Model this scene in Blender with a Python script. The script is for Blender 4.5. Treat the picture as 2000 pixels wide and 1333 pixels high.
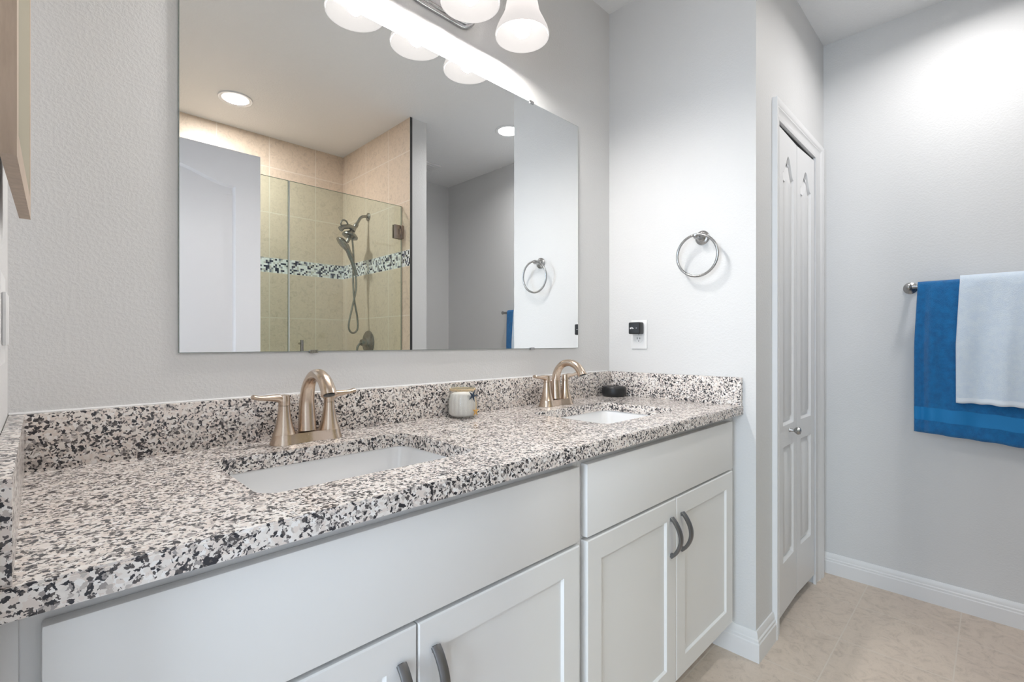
import bpy, bmesh, math, random
from mathutils import Vector, Matrix
from mathutils.geometry import delaunay_2d_cdt
random.seed(7)
for o in list(bpy.data.objects): bpy.data.objects.remove(o)
SC = bpy.context.scene
COL = SC.collection
PI = math.pi
# ---------------------------------------------------------------- camera, world, light, exposure
cam_d = bpy.data.cameras.new('camera'); cam = bpy.data.objects.new('camera', cam_d); COL.objects.link(cam)
SC.camera = cam
cam_d.sensor_width = 36.0; cam_d.lens = 36.0 * 934.4 / 2000
cam_d.clip_start = 0.01
cam_d.shift_y = (669.45 - 666.5) / 2000
cam.location = (0, -1.2199, 1.1356)
cam.rotation_euler = (PI / 2, 0, -math.radians(44.707))
SC.view_settings.view_transform = 'Standard'; SC.view_settings.look = 'None'
SC.view_settings.gamma = 1; SC.view_settings.use_curve_mapping = False
SC.view_settings.exposure = 0.40
W = bpy.data.worlds.new('world'); SC.world = W; W.use_nodes = True
W.node_tree.nodes['Background'].inputs[0].default_value = (.55, .72, 1, 1)
W.node_tree.nodes['Background'].inputs[1].default_value = 1.5
# added fill light at an unseen bedroom window, shining in through the bathroom doorway
al = bpy.data.lights.new('window_fill', 'AREA'); al.shape = 'RECTANGLE'; al.size = 1.9; al.size_y = 1.25
al.energy = 60; al.color = (.76, .885, 1.0)
alo = bpy.data.objects.new('window_fill', al); COL.objects.link(alo)
alo.location = (-2.42, -1.45, 1.5); alo.rotation_euler = (0, -PI / 2, 0)
BULB, CAN, SHADE = 250.0, 6.0, .52

# ---------------------------------------------------------------- dimensions
CE = 2.6108; XR = 1.823; YC = -.618; XF = 2.775; XL = -.0384; YB = -2.455
SX = 1.7275; SY = -1.4844; SX2 = 1.855; CT = .9062; SP = 1.0082; FR = -.575
# ---------------------------------------------------------------- materials
def nodes(name):
    m = bpy.data.materials.new(name); m.use_nodes = True
    nt = m.node_tree; b = nt.nodes['Principled BSDF']
    return m, nt, b
def P(name, col, rough=.5, metal=0, **k):
    m, nt, b = nodes(name)
    b.inputs['Base Color'].default_value = (*col, 1); b.inputs['Roughness'].default_value = rough
    b.inputs['Metallic'].default_value = metal
    for a, v in k.items(): b.inputs[a.replace('_', ' ')].default_value = v
    return m
def N(nt, t, **k):
    n = nt.nodes.new(t)
    for a, v in k.items(): setattr(n, a, v)
    return n
def coords(nt, scale=(1, 1, 1), loc=(0, 0, 0), out='Object'):
    tc = N(nt, 'ShaderNodeTexCoord'); mp = N(nt, 'ShaderNodeMapping')
    mp.inputs['Scale'].default_value = scale; mp.inputs['Location'].default_value = loc
    nt.links.new(tc.outputs[out], mp.inputs[0]); return mp.outputs[0]
def noise(nt, vec, scale, detail=2, rough=.5):
    n = N(nt, 'ShaderNodeTexNoise'); n.inputs['Scale'].default_value = scale
    n.inputs['Detail'].default_value = detail; n.inputs['Roughness'].default_value = rough
    nt.links.new(vec, n.inputs['Vector']); return n
def ramp(nt, src, stops, interp='LINEAR'):
    r = N(nt, 'ShaderNodeValToRGB'); r.color_ramp.interpolation = interp
    e = r.color_ramp.elements
    while len(e) < len(stops): e.new(.5)
    for i, (p, c) in enumerate(stops):
        e[i].position = p; e[i].color = (*c, 1) if len(c) == 3 else c
    nt.links.new(src, r.inputs[0]); return r.outputs[0]
def bump(nt, b, src, strength, dist):
    bp = N(nt, 'ShaderNodeBump'); bp.inputs['Strength'].default_value = strength; bp.inputs['Distance'].default_value = dist
    nt.links.new(src, bp.inputs['Height']); nt.links.new(bp.outputs[0], b.inputs['Normal'])
def mixc(nt, fac, a, b2, mode='MIX'):
    m = N(nt, 'ShaderNodeMix', data_type='RGBA', blend_type=mode)
    for sock, v in ((m.inputs[0], fac), (m.inputs[6], a), (m.inputs[7], b2)):
        if isinstance(v, (int, float)): sock.default_value = v
        elif isinstance(v, tuple): sock.default_value = (*v, 1)
        else: nt.links.new(v, sock)
    return m.outputs[2]

def plaster(name, col, sc=150, st=.16, rough=.55):
    m, nt, b = nodes(name); v = coords(nt)
    b.inputs['Base Color'].default_value = (*col, 1); b.inputs['Roughness'].default_value = rough
    n = noise(nt, v, sc, 2, .55); h = ramp(nt, n.outputs[0], [(.42, (0, 0, 0)), (.62, (1, 1, 1))])
    bump(nt, b, h, st, .0016); return m
M_wall = plaster('wall_paint', (.705, .705, .705))
M_ceil = plaster('ceiling_paint', (.87, .875, .88), 90, .35, .5)
M_white = P('white_trim', (.80, .80, .805), .35)
M_cab = P('cabinet_paint', (.82, .82, .815), .38)
M_dark = P('closet_shade', (.03, .03, .03), .8)  # near-black colour stands in for shade in the closet and door gap
M_door = None
def door_mat():
    m, nt, b = nodes('door_paint'); v = coords(nt, (1, 1, .12))
    b.inputs['Base Color'].default_value = (.80, .80, .835, 1); b.inputs['Roughness'].default_value = .42
    n = noise(nt, v, 60, 3, .6); bump(nt, b, n.outputs[0], .25, .001); return m
M_door = door_mat()
M_closet = P('closet_door_paint', (.78, .78, .785), .35)

def granite():
    m, nt, b = nodes('granite'); v = coords(nt)
    nz = noise(nt, v, 75, 4, .65)
    vm = N(nt, 'ShaderNodeVectorMath', operation='MULTIPLY_ADD')
    vm.inputs[1].default_value = (.014, .014, .014)
    nt.links.new(nz.outputs['Color'], vm.inputs[0]); nt.links.new(v, vm.inputs[2])
    w = vm.outputs[0]
    def vor(scale):
        a = N(nt, 'ShaderNodeTexVoronoi'); a.inputs['Scale'].default_value = scale; nt.links.new(w, a.inputs['Vector'])
        s = N(nt, 'ShaderNodeSeparateColor'); nt.links.new(a.outputs['Color'], s.inputs[0]); return s
    v1 = vor(195); v2 = vor(330)
    base = ramp(nt, v1.outputs[0], [(0, (.78, .70, .65)), (.28, (.86, .81, .77)), (.50, (.56, .51, .48)), (.62, (.82, .77, .73)), (.80, (.36, .33, .32)), (.88, (.90, .87, .85))], 'CONSTANT')
    big = noise(nt, v, 22, 2, .5)
    ad = N(nt, 'ShaderNodeMath', operation='MULTIPLY_ADD'); nt.links.new(big.outputs[0], ad.inputs[0]); ad.inputs[1].default_value = .55
    nt.links.new(v1.outputs[1], ad.inputs[2])
    k1 = ramp(nt, ad.outputs[0], [(0, (0, 0, 0)), (1.05, (0, 0, 0)), (1.06, (1, 1, 1))], 'CONSTANT')
    gt = N(nt, 'ShaderNodeMath', operation='GREATER_THAN'); nt.links.new(ad.outputs[0], gt.inputs[0]); gt.inputs[1].default_value = 1.12
    c = mixc(nt, gt.outputs[0], base, (.035, .035, .042))
    ad2 = N(nt, 'ShaderNodeMath', operation='MULTIPLY_ADD'); nt.links.new(big.outputs[0], ad2.inputs[0]); ad2.inputs[1].default_value = .5
    nt.links.new(v2.outputs[1], ad2.inputs[2])
    gt2 = N(nt, 'ShaderNodeMath', operation='GREATER_THAN'); nt.links.new(ad2.outputs[0], gt2.inputs[0]); gt2.inputs[1].default_value = 1.08
    c = mixc(nt, gt2.outputs[0], c, (.10, .09, .09))
    nt.links.new(c, b.inputs['Base Color']); b.inputs['Roughness'].default_value = .16
    return m
M_gran = granite()
M_porc = P('porcelain', (.88, .885, .89), .08, Coat_Weight=.5)
def brushed(name, col, rough):
    m, nt, b = nodes(name); b.inputs['Base Color'].default_value = (*col, 1); b.inputs['Metallic'].default_value = 1
    n = noise(nt, coords(nt, (1, 1, .08)), 900, 2); r = N(nt, 'ShaderNodeMapRange')
    r.inputs[3].default_value = rough - .05; r.inputs[4].default_value = rough + .07
    nt.links.new(n.outputs[0], r.inputs[0]); nt.links.new(r.outputs[0], b.inputs['Roughness']); return m
M_nickel = brushed('brushed_nickel', (.64, .52, .42), .24)
M_steel = brushed('satin_steel', (.42, .42, .42), .27)
M_pewter = P('pewter', (.22, .22, .225), .38, .9)
M_shmet = P('shower_nickel', (.33, .31, .29), .22, 1)
M_mirror = P('mirror_silver', (.93, .94, .94), 0.0, 1)
M_edge = P('mirror_edge', (.25, .30, .28), .2)
M_black = P('black_plastic', (.012, .013, .015), .4)
M_blackg = P('grey_plastic', (.05, .05, .055), .35)
M_plast = P('white_plastic', (.85, .85, .85), .3)
M_slot = P('slot_dark', (.08, .08, .08), .6)
def emit(name, col, s):
    m, nt, b = nodes(name); b.inputs['Base Color'].default_value = (*col, 1)
    b.inputs['Emission Color'].default_value = (*col, 1); b.inputs['Emission Strength'].default_value = s
    b.inputs['Roughness'].default_value = .4; return m
M_bulb = emit('lit_bulb', (1, .965, .925), BULB)
M_can = emit('lit_lens', (1, .98, .96), CAN)
def shade_mat():
    m, nt, b = nodes('frosted_shade'); nt.nodes.remove(b); out = nt.nodes['Material Output']
    d = N(nt, 'ShaderNodeBsdfDiffuse'); d.inputs[0].default_value = (.0055, .0052, .0051, 1)
    t = N(nt, 'ShaderNodeBsdfTranslucent'); t.inputs[0].default_value = (.36, .34, .335, 1)
    e = N(nt, 'ShaderNodeEmission'); e.inputs[0].default_value = (1, .96, .935, 1); e.inputs[1].default_value = SHADE
    mx = N(nt, 'ShaderNodeMixShader'); mx.inputs[0].default_value = .15
    nt.links.new(d.outputs[0], mx.inputs[1]); nt.links.new(t.outputs[0], mx.inputs[2])
    ad = N(nt, 'ShaderNodeAddShader'); nt.links.new(mx.outputs[0], ad.inputs[0]); nt.links.new(e.outputs[0], ad.inputs[1])
    nt.links.new(ad.outputs[0], out.inputs[0]); return m
M_shade = shade_mat()
def glass_mat(name, tint, refl=.04):
    m, nt, b = nodes(name); nt.nodes.remove(b); out = nt.nodes['Material Output']
    t = N(nt, 'ShaderNodeBsdfTransparent'); t.inputs[0].default_value = (*tint, 1)
    g = N(nt, 'ShaderNodeBsdfGlossy'); g.inputs['Roughness'].default_value = 0.0
    f = N(nt, 'ShaderNodeLayerWeight'); pw = N(nt, 'ShaderNodeMath', operation='POWER'); pw.inputs[1].default_value = 5
    nt.links.new(f.outputs['Facing'], pw.inputs[0]); ma = N(nt, 'ShaderNodeMath', operation='MULTIPLY_ADD'); ma.inputs[1].default_value = .8; ma.inputs[2].default_value = refl
    nt.links.new(pw.outputs[0], ma.inputs[0])
    mx = N(nt, 'ShaderNodeMixShader'); nt.links.new(ma.outputs[0], mx.inputs[0])
    nt.links.new(t.outputs[0], mx.inputs[1]); nt.links.new(g.outputs[0], mx.inputs[2]); nt.links.new(mx.outputs[0], out.inputs[0]); return m
M_glass = glass_mat('shower_glass', (.90, .957, .925))
M_gedge = P('glass_cut_edge', (.16, .22, .18), .25)
M_jar = glass_mat('jar_glass', (.97, .98, .975))
def tile_mat(name, axes, off, size, c1, c2, grout, mortar=.004, rough=.4, vein=26):
    m, nt, b = nodes(name)
    tc = N(nt, 'ShaderNodeTexCoord'); sp = N(nt, 'ShaderNodeSeparateXYZ'); nt.links.new(tc.outputs['Object'], sp.inputs[0])
    cb = N(nt, 'ShaderNodeCombineXYZ'); nt.links.new(sp.outputs[axes[0]], cb.inputs[0]); nt.links.new(sp.outputs[axes[1]], cb.inputs[1])
    mp = N(nt, 'ShaderNodeMapping'); mp.inputs['Location'].default_value = (-off[0], -off[1], 0); nt.links.new(cb.outputs[0], mp.inputs[0])
    br = N(nt, 'ShaderNodeTexBrick'); br.offset = 0; br.inputs['Scale'].default_value = 1
    br.inputs['Brick Width'].default_value = size[0]; br.inputs['Row Height'].default_value = size[1]
    br.inputs['Mortar Size'].default_value = mortar; br.inputs['Mortar Smooth'].default_value = .3
    br.inputs['Color1'].default_value = (0, 0, 0, 1); br.inputs['Color2'].default_value = (1, 1, 1, 1)
    nt.links.new(mp.outputs[0], br.inputs['Vector'])
    n = noise(nt, tc.outputs['Object'], vein, 6, .7); n.inputs['Distortion'].default_value = 1.6
    col = ramp(nt, n.outputs[0], [(.30, c2), (.48, c1), (.62, tuple(min(1, x * 1.06) for x in c1)), (.75, c2)])
    n2 = noise(nt, tc.outputs['Object'], 120, 4, .7)
    spk = ramp(nt, n2.outputs[0], [(.28, (.82, .80, .77)), (.42, (1, 1, 1))])
    col = mixc(nt, 1.0, col, spk, 'MULTIPLY')
    fin = mixc(nt, br.outputs['Fac'], col, grout)
    nt.links.new(fin, b.inputs['Base Color']); b.inputs['Roughness'].default_value = rough
    inv = N(nt, 'ShaderNodeMath', operation='SUBTRACT'); inv.inputs[0].default_value = 1; nt.links.new(br.outputs['Fac'], inv.inputs[1])
    bump(nt, b, inv.outputs[0], .3, .002); return m
TC1, TC2, TG = (.72, .59, .47), (.58, .47, .375), (.80, .70, .60)
M_tile_side_hi = tile_mat('shower_tile_side_upper', (1, 2), (-1.757, 1.745), (.323, .325), TC1, TC2, TG)
M_tile_side_lo = tile_mat('shower_tile_side_lower', (1, 2), (-1.757, 1.64 - .325 * 6), (.323, .325), TC1, TC2, TG)
M_tile_rear_hi = tile_mat('shower_tile_rear_upper', (0, 2), (1.508, 1.745), (.331, .325), TC1, TC2, TG)
M_tile_rear_lo = tile_mat('shower_tile_rear_lower', (0, 2), (1.508, 1.64 - .325 * 6), (.331, .325), TC1, TC2, TG)
M_floor = tile_mat('floor_tile', (0, 1), (1.85, -.80), (.33, .32), (.66, .56, .475), (.52, .435, .365), (.70, .62, .54), .0025, .45, 16)
def mosaic():
    m, nt, b = nodes('mosaic_tile')
    tc = N(nt, 'ShaderNodeTexCoord'); sc = N(nt, 'ShaderNodeVectorMath', operation='SCALE'); sc.inputs[3].default_value = 1 / .0128
    nt.links.new(tc.outputs['Object'], sc.inputs[0])
    fl = N(nt, 'ShaderNodeVectorMath', operation='FLOOR'); nt.links.new(sc.outputs[0], fl.inputs[0])
    fr = N(nt, 'ShaderNodeVectorMath', operation='FRACTION'); nt.links.new(sc.outputs[0], fr.inputs[0])
    wn = N(nt, 'ShaderNodeTexWhiteNoise'); nt.links.new(fl.outputs[0], wn.inputs[0])
    c = ramp(nt, wn.outputs[0], [(0, (.012, .014, .04)), (.17, (.85, .86, .88)), (.46, (.25, .26, .32)), (.56, (.60, .58, .55)), (.72, (.92, .92, .94)), (.93, (.06, .06, .10))], 'CONSTANT')
    nt.links.new(c, b.inputs['Base Color']); b.inputs['Roughness'].default_value = .15; return m
M_mos = mosaic()
def terry(name, col, c2):
    m, nt, b = nodes(name); v = coords(nt)
    n = noise(nt, v, 330, 3, .7); n2 = noise(nt, v, 40, 3, .6)
    c = mixc(nt, ramp(nt, n2.outputs[0], [(.35, (0, 0, 0)), (.65, (1, 1, 1))]), col, c2)
    nt.links.new(c, b.inputs['Base Color']); b.inputs['Roughness'].default_value = .95
    b.inputs['Sheen Weight'].default_value = .25
    bump(nt, b, n.outputs[0], .9, .004); return m
M_blue = terry('blue_terry', (.004, .13, .36), (.005, .18, .47))
M_blueb = P('blue_woven_band', (.004, .20, .50), .7)
M_wht = terry('white_terry', (.72, .83, .96), (.78, .88, .98))
M_whtb = P('white_woven_band', (.80, .87, .95), .7)

# ---------------------------------------------------------------- mesh helpers
def obj(name, bm, mat, parent=None, sharp=35, loc=None):
    bmesh.ops.recalc_face_normals(bm, faces=bm.faces)
    me = bpy.data.meshes.new(name); bm.to_mesh(me); bm.free()
    for p in me.polygons:
        p.use_smooth = True
        if name == 'pane' and abs(p.normal.y) < .5: p.material_index = 1
    me.set_sharp_from_angle(angle=math.radians(sharp))
    for m in (mat if isinstance(mat, list) else [mat]): me.materials.append(m)
    o = bpy.data.objects.new(name, me); COL.objects.link(o)
    if parent: o.parent = parent
    if loc: o.location = loc
    return o
def thing(name, label, cat, loc=(0, 0, 0), group=None):
    o = bpy.data.objects.new(name, None); COL.objects.link(o); o.empty_display_size = .05
    o.location = loc; o['label'] = label; o['category'] = cat
    if group: o['group'] = group
    return o
def tag(o, label, cat, group=None):
    o['label'] = label; o['category'] = cat
    if group: o['group'] = group
    return o
def struct(name, bm, mat, parent=None):
    o = obj(name, bm, mat, parent)
    if not parent: o['kind'] = 'structure'
    return o
def box(bm, x0, x1, y0, y1, z0, z1, bev=0, seg=2):
    r = bmesh.ops.create_cube(bm, size=1)['verts']
    for v in r:
        v.co = Vector(((x0 + x1) / 2 + v.co.x * (x1 - x0), (y0 + y1) / 2 + v.co.y * (y1 - y0), (z0 + z1) / 2 + v.co.z * (z1 - z0)))
    if bev:
        es = set(e for v in r for e in v.link_edges)
        bmesh.ops.bevel(bm, geom=list(es), offset=bev, segments=seg, affect='EDGES', profile=.6)
    return bm
def B(*a, **k): return box(bmesh.new(), *a, **k)
def frame_at(d, up=Vector((0, 0, 1))):
    d = d.normalized()
    if abs(d.dot(up)) > .97: up = Vector((0, 1, 0))
    s = d.cross(up).normalized(); return s, s.cross(d).normalized()
def tube(bm, pts, rad, seg=14, closed=False, caps=True, flat=None):
    pts = [Vector(p) for p in pts]; n = len(pts); rings = []
    s0 = None
    for i, p in enumerate(pts):
        a = pts[(i - 1) % n] if (closed or i > 0) else p
        c = pts[(i + 1) % n] if (closed or i < n - 1) else p
        d = (c - a).normalized()
        if s0 is None: s, u = frame_at(d)
        else:
            s = (s0 - d * s0.dot(d)).normalized(); u = s.cross(d).normalized()
        s0 = s
        r = rad[i] if isinstance(rad, (list, tuple)) else rad
        rx, ry = r if isinstance(r, (list, tuple)) else (r, r)
        rings.append([bm.verts.new(p + s * (rx * math.cos(2 * PI * k / seg)) + u * (ry * math.sin(2 * PI * k / seg))) for k in range(seg)])
    m = n if closed else n - 1
    for i in range(m):
        A, C = rings[i], rings[(i + 1) % n]
        for k in range(seg): bm.faces.new((A[k], A[(k + 1) % seg], C[(k + 1) % seg], C[k]))
    if caps and not closed:
        bm.faces.new(rings[0][::-1]); bm.faces.new(rings[-1])
    return bm
def lathe(bm, prof, c=(0, 0, 0), axis=(0, 0, 1), seg=32, cap=True, sx=1, sy=1):
    ax = Vector(axis).normalized(); s, u = frame_at(ax); c = Vector(c); rings = []
    for r, h in prof:
        rings.append([bm.verts.new(c + ax * h + s * (max(r, 1e-5) * sx * math.cos(2 * PI * k / seg)) + u * (max(r, 1e-5) * sy * math.sin(2 * PI * k / seg))) for k in range(seg)])
    for A, C in zip(rings, rings[1:]):
        for k in range(seg): bm.faces.new((A[k], A[(k + 1) % seg], C[(k + 1) % seg], C[k]))
    if cap:
        bm.faces.new(rings[0][::-1]); bm.faces.new(rings[-1])
    return bm
def bez(p0, p1, p2, p3, n=16):
    P_ = [Vector(p) for p in (p0, p1, p2, p3)]; out = []
    for i in range(n + 1):
        t = i / n; out.append(P_[0] * (1 - t) ** 3 + P_[1] * 3 * t * (1 - t) ** 2 + P_[2] * 3 * t * t * (1 - t) + P_[3] * t ** 3)
    return out
def spline(pts, n=8):
    p = [Vector(q) for q in pts]; p = [p[0] * 2 - p[1]] + p + [p[-1] * 2 - p[-2]]; out = []
    for i in range(1, len(p) - 2):
        for k in range(n):
            t = k / n; a, b, c, d = p[i - 1:i + 3]
            out.append(.5 * ((2 * b) + (c - a) * t + (2 * a - 5 * b + 4 * c - d) * t * t + (3 * b - a - 3 * c + d) * t ** 3))
    out.append(p[-2]); return out
def rrect(x0, x1, y0, y1, r, n=6):
    out = []
    for cx, cy, a0 in ((x1 - r, y1 - r, 0), (x0 + r, y1 - r, 90), (x0 + r, y0 + r, 180), (x1 - r, y0 + r, 270)):
        for k in range(n + 1):
            a = math.radians(a0 + 90 * k / n); out.append((cx + r * math.cos(a), cy + r * math.sin(a)))
    return out
def inside(p, loop):
    c = False; n = len(loop)
    for i in range(n):
        a, b = loop[i], loop[(i + 1) % n]
        if (a[1] > p[1]) != (b[1] > p[1]) and p[0] < (b[0] - a[0]) * (p[1] - a[1]) / (b[1] - a[1]) + a[0]: c = not c
    return c
def tri2d(outer, holes):
    pts = []; edges = []
    for loop in [outer] + holes:
        s = len(pts); pts += [Vector(p) for p in loop]
        edges += [(s + i, s + (i + 1) % len(loop)) for i in range(len(loop))]
    V, E_, F_, *_ = delaunay_2d_cdt(pts, edges, [], 0, 1e-6)
    out = []
    for q in F_:
        c = (sum(V[i].x for i in q) / len(q), sum(V[i].y for i in q) / len(q))
        if inside(c, outer) and not any(inside(c, h) for h in holes): out.append(q)
    return V, out
def plate(bm, outer, holes, f, h0, h1):
    """flat slab between heights h0,h1 with holes; f maps (a,b,h)->xyz"""
    V, F_ = tri2d(outer, holes)
    for h, rev in ((h0, True), (h1, False)):
        if h is None: continue
        vs = [bm.verts.new(f(v.x, v.y, h)) for v in V]
        for q in F_:
            try: bm.faces.new([vs[i] for i in (q[::-1] if rev else q)])
            except ValueError: pass
    if h0 is not None and h1 is not None:
        for loop in [outer] + holes:
            a = [bm.verts.new(f(p[0], p[1], h0)) for p in loop]; b = [bm.verts.new(f(p[0], p[1], h1)) for p in loop]
            for i in range(len(loop)):
                j = (i + 1) % len(loop); bm.faces.new((a[i], a[j], b[j], b[i]))
    bmesh.ops.remove_doubles(bm, verts=bm.verts, dist=1e-6)
    return bm
def inset(loop, d):
    n = len(loop); out = []
    A = sum(loop[i][0] * loop[(i + 1) % n][1] - loop[(i + 1) % n][0] * loop[i][1] for i in range(n))
    sg = 1 if A > 0 else -1
    for i in range(n):
        a, b, c = Vector(loop[i - 1]), Vector(loop[i]), Vector(loop[(i + 1) % n])
        e1 = (b - a).normalized(); e2 = (c - b).normalized()
        n1 = Vector((-e1.y, e1.x)) * sg; n2 = Vector((-e2.y, e2.x)) * sg
        m = (n1 + n2); m = m / max(m.length_squared / 2, .3) if m.length > 1e-6 else n1
        # offset point where both offset lines meet
        out.append(tuple(b + m * d))
    return out
def rings_face(bm, loops, f):
    """loops: list of (2d loop, height); bridge successive loops, fill the last"""
    vs = [[bm.verts.new(f(p[0], p[1], h)) for p in l] for l, h in loops]
    for A, C in zip(vs, vs[1:]):
        for i in range(len(A)):
            j = (i + 1) % len(A); bm.faces.new((A[i], A[j], C[j], C[i]))
    l, h = loops[-1]
    V, F_ = tri2d(l, [])
    w = [bm.verts.new(f(v.x, v.y, h)) for v in V]
    for q in F_: bm.faces.new([w[i] for i in q])
    bmesh.ops.remove_doubles(bm, verts=bm.verts, dist=1e-6)
def arch(x0, x1, z0, zs, zp, n=24, sh=.12):
    """panel outline: rectangle with an eyebrow arch top (shoulder zs, peak zp)"""
    out = [(x0, z0), (x1, z0)]
    for i in range(n + 1):
        t = i / n; x = x1 + (x0 - x1) * t; k = min(t, 1 - t) * 2
        k = 0 if k < sh else (k - sh) / (1 - sh)
        out.append((x, zs + (zp - zs) * (.5 - .5 * math.cos(PI * k))))
    return out
def panel_slab(bm, x0, x1, z0, z1, thick, panels, f, w=.03, dep=.008):
    """slab: front at h=0 (outward +h), back at h=-thick, moulded recessed panels on the front"""
    plate(bm, [(x0, z0), (x1, z0), (x1, z1), (x0, z1)], panels, f, None, 0)
    for l in panels:
        rings_face(bm, [(l, 0), (inset(l, w * .25), -dep), (inset(l, w * .45), -dep), (inset(l, w), -dep * .15)], f)
    c = [(x0, z0), (x1, z0), (x1, z1), (x0, z1)]
    a = [bm.verts.new(f(*p, 0)) for p in c]; b = [bm.verts.new(f(*p, -thick)) for p in c]
    for i in range(4):
        j = (i + 1) % 4; bm.faces.new((a[i], a[j], b[j], b[i]))
    bm.faces.new(b)
    bmesh.ops.remove_doubles(bm, verts=bm.verts, dist=1e-6)

# ---------------------------------------------------------------- room shell
T = .115
struct('floor', B(-2.6, 3.0, -2.7, .25, -.06, 0), M_floor)
struct('ceiling', B(-2.6, 3.0, -2.7, .25, CE, CE + .06), M_ceil)
struct('wall_mirror_side', B(XL - T, XR, 0, T, 0, CE), M_wall)
struct('wall_sink_end', B(XR, XR + T, YC, T, 0, CE), M_wall)
bm = B(XR + T, 2.05, YC, YC + T, 0, CE); box(bm, 2.05, 2.60, YC, YC + T, 2.005, CE); box(bm, 2.60, XF, YC, YC + T, 0, CE)
struct('wall_closet', bm, M_wall)
struct('wall_right', B(XF, XF + T, YB - T, .2, 0, CE), M_wall)
struct('wall_rear', B(SX2 - .02, XF, YB - T, YB, 0, CE), M_wall)
struct('wall_shower_stub', B(SX + .012, SX2, YB, SY, 0, CE), M_wall)
bm = B(XL - T, XL, -.63, T, 0, CE); box(bm, XL - T, XL, -1.37, -.63, 2.08, CE); box(bm, XL - T, XL, YB - T, -1.37, 0, CE)
struct('wall_left', bm, M_wall)
# shower tiling
bm = B(SX, SX + .012, YB, SY, 1.745, CE); struct('wall_shower_side_upper', bm, M_tile_side_hi)
bm = B(SX, SX + .012, YB, SY, 0, 1.64); struct('wall_shower_side_lower', bm, M_tile_side_lo)
struct('wall_shower_rear_upper', B(XL, SX2 - .02, YB - T, YB, 1.745, CE), M_tile_rear_hi)
struct('wall_shower_rear_lower', B(XL, SX2 - .02, YB - T, YB, 0, 1.64), M_tile_rear_lo)
struct('trim_1', B(XL, SX2 - .02, YB - T, YB, 1.64, 1.745), M_mos)
struct('trim_2', B(SX, SX + .012, YB, SY, 1.64, 1.745), M_mos)
struct('trim_3', B(SX - .002, SX + .014, SY, SY + .004, 0, CE), P('tile_edge_strip', (.10, .10, .10), .3, .8))
struct('trim_4', B(XL, SX, -1.64, -1.53, 0, .09, bev=.005), M_tile_rear_lo)
# closet back with its shade painted near-black; bedroom beyond the doorway
bm = B(2.0, 2.72, YC + .60, YC + .62, 0, CE); struct('wall_closet_interior', bm, M_dark)
struct('wall_bedroom_side', B(-2.6, XL - T, T, .2, 0, CE), M_wall)
struct('wall_bedroom_rear', B(-2.6, XL - T, -2.7, -2.62, 0, CE), M_wall)
bm = B(-2.6, -2.5, -2.7, -2.42, 0, CE); box(bm, -2.6, -2.5, -.48, .2, 0, CE); box(bm, -2.6, -2.5, -2.42, -.48, 0, .86); box(bm, -2.6, -2.5, -2.42, -.48, 2.14, CE)
struct('wall_bedroom_window', bm, M_wall)
w = struct('added_window_1', B(-2.57, -2.56, -2.42, -.48, .86, 2.14), P('window_pane', (.6, .75, .95), .05, 0, Transmission_Weight=1.0))  # unseen window, added together with the fill light
struct('window_frame', (lambda b: (box(b, -2.59, -2.50, -2.42, -2.36, .86, 2.14), box(b, -2.59, -2.50, -.54, -.48, .86, 2.14), box(b, -2.59, -2.50, -2.36, -.54, .86, .92), box(b, -2.59, -2.50, -2.36, -.54, 2.08, 2.14), b)[-1])(bmesh.new()), M_white, w)
# baseboards (profiled)
BBP = [(0, 0), (.016, 0), (.016, .062), (.013, .066), (.013, .074), (.009, .078), (.0085, .09), (.004, .102), (0, .102)]
def baseboard(name, path, H=.104):
    """path: list of (x,y) on the wall face, room on the left of travel"""
    bm = bmesh.new(); n = len(path); rows = []
    for i, p in enumerate(path):
        p = Vector(p); d1 = (p - Vector(path[i - 1])).normalized() if i > 0 else None
        d2 = (Vector(path[i + 1]) - p).normalized() if i < n - 1 else None
        a = Vector((-d1.y, d1.x)) if d1 else Vector((-d2.y, d2.x)); b = Vector((-d2.y, d2.x)) if d2 else a
        m = a + b; m = m / (m.length_squared / 2)
        rows.append([bm.verts.new((p.x + m.x * q, p.y + m.y * q, z * H / .102)) for q, z in BBP])
    for A, C in zip(rows, rows[1:]):
        for k in range(len(BBP) - 1): bm.faces.new((A[k], A[k + 1], C[k + 1], C[k]))
    bm.faces.new(rows[0]); bm.faces.new(rows[-1][::-1])
    o = struct(name, bm, M_white); return o
baseboard('baseboard_closet', [(2.0, YC), (XR, YC), (XR, -.47)][::1])
baseboard('baseboard_right', [(XF, YB), (XF, YC)], .098)
baseboard('baseboard_rear', [(SX2, YB), (XF, YB)], .098)
baseboard('baseboard_stub', [(SX + .014, SY), (SX2, SY), (SX2, YB)][::-1], .098)
# closet door casing
def casing_profile(bm, a, b, n, o_):
    """sweep of a colonial casing; a->b inner line, n outward normal, o_ across direction and width"""
    w = Vector(o_); L = w.length; w = w.normalized(); prof = [(0, 0), (0, .010), (.12, .012), (.2, .009), (.45, .012), (.55, .016), (.68, .013), (.8, .018), (1, .018), (1, 0)]
    rows = []
    for p, e in ((Vector(a), 0), (Vector(b), 0)):
        rows.append([bm.verts.new(p + w * (t * L) + Vector(n) * h) for t, h in prof])
    for k in range(len(prof)):
        j = (k + 1) % len(prof); bm.faces.new((rows[0][k], rows[0][j], rows[1][j], rows[1][k]))
    bm.faces.new(rows[0][::-1]); bm.faces.new(rows[1])
bm = bmesh.new()
prof = [(0, 0), (0, .010), (.12, .012), (.2, .008), (.45, .011), (.55, .016), (.68, .012), (.8, .018), (1, .018), (1, 0)]
xi0, xi1, zi = 2.052, 2.588, 2.002; wl, wr, wt = .052, .125, .074
path = [(xi0, 0, -wl, 0), (xi0, zi, -wl, wt), (xi1, zi, wr, wt), (xi1, 0, wr, 0)]
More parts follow.
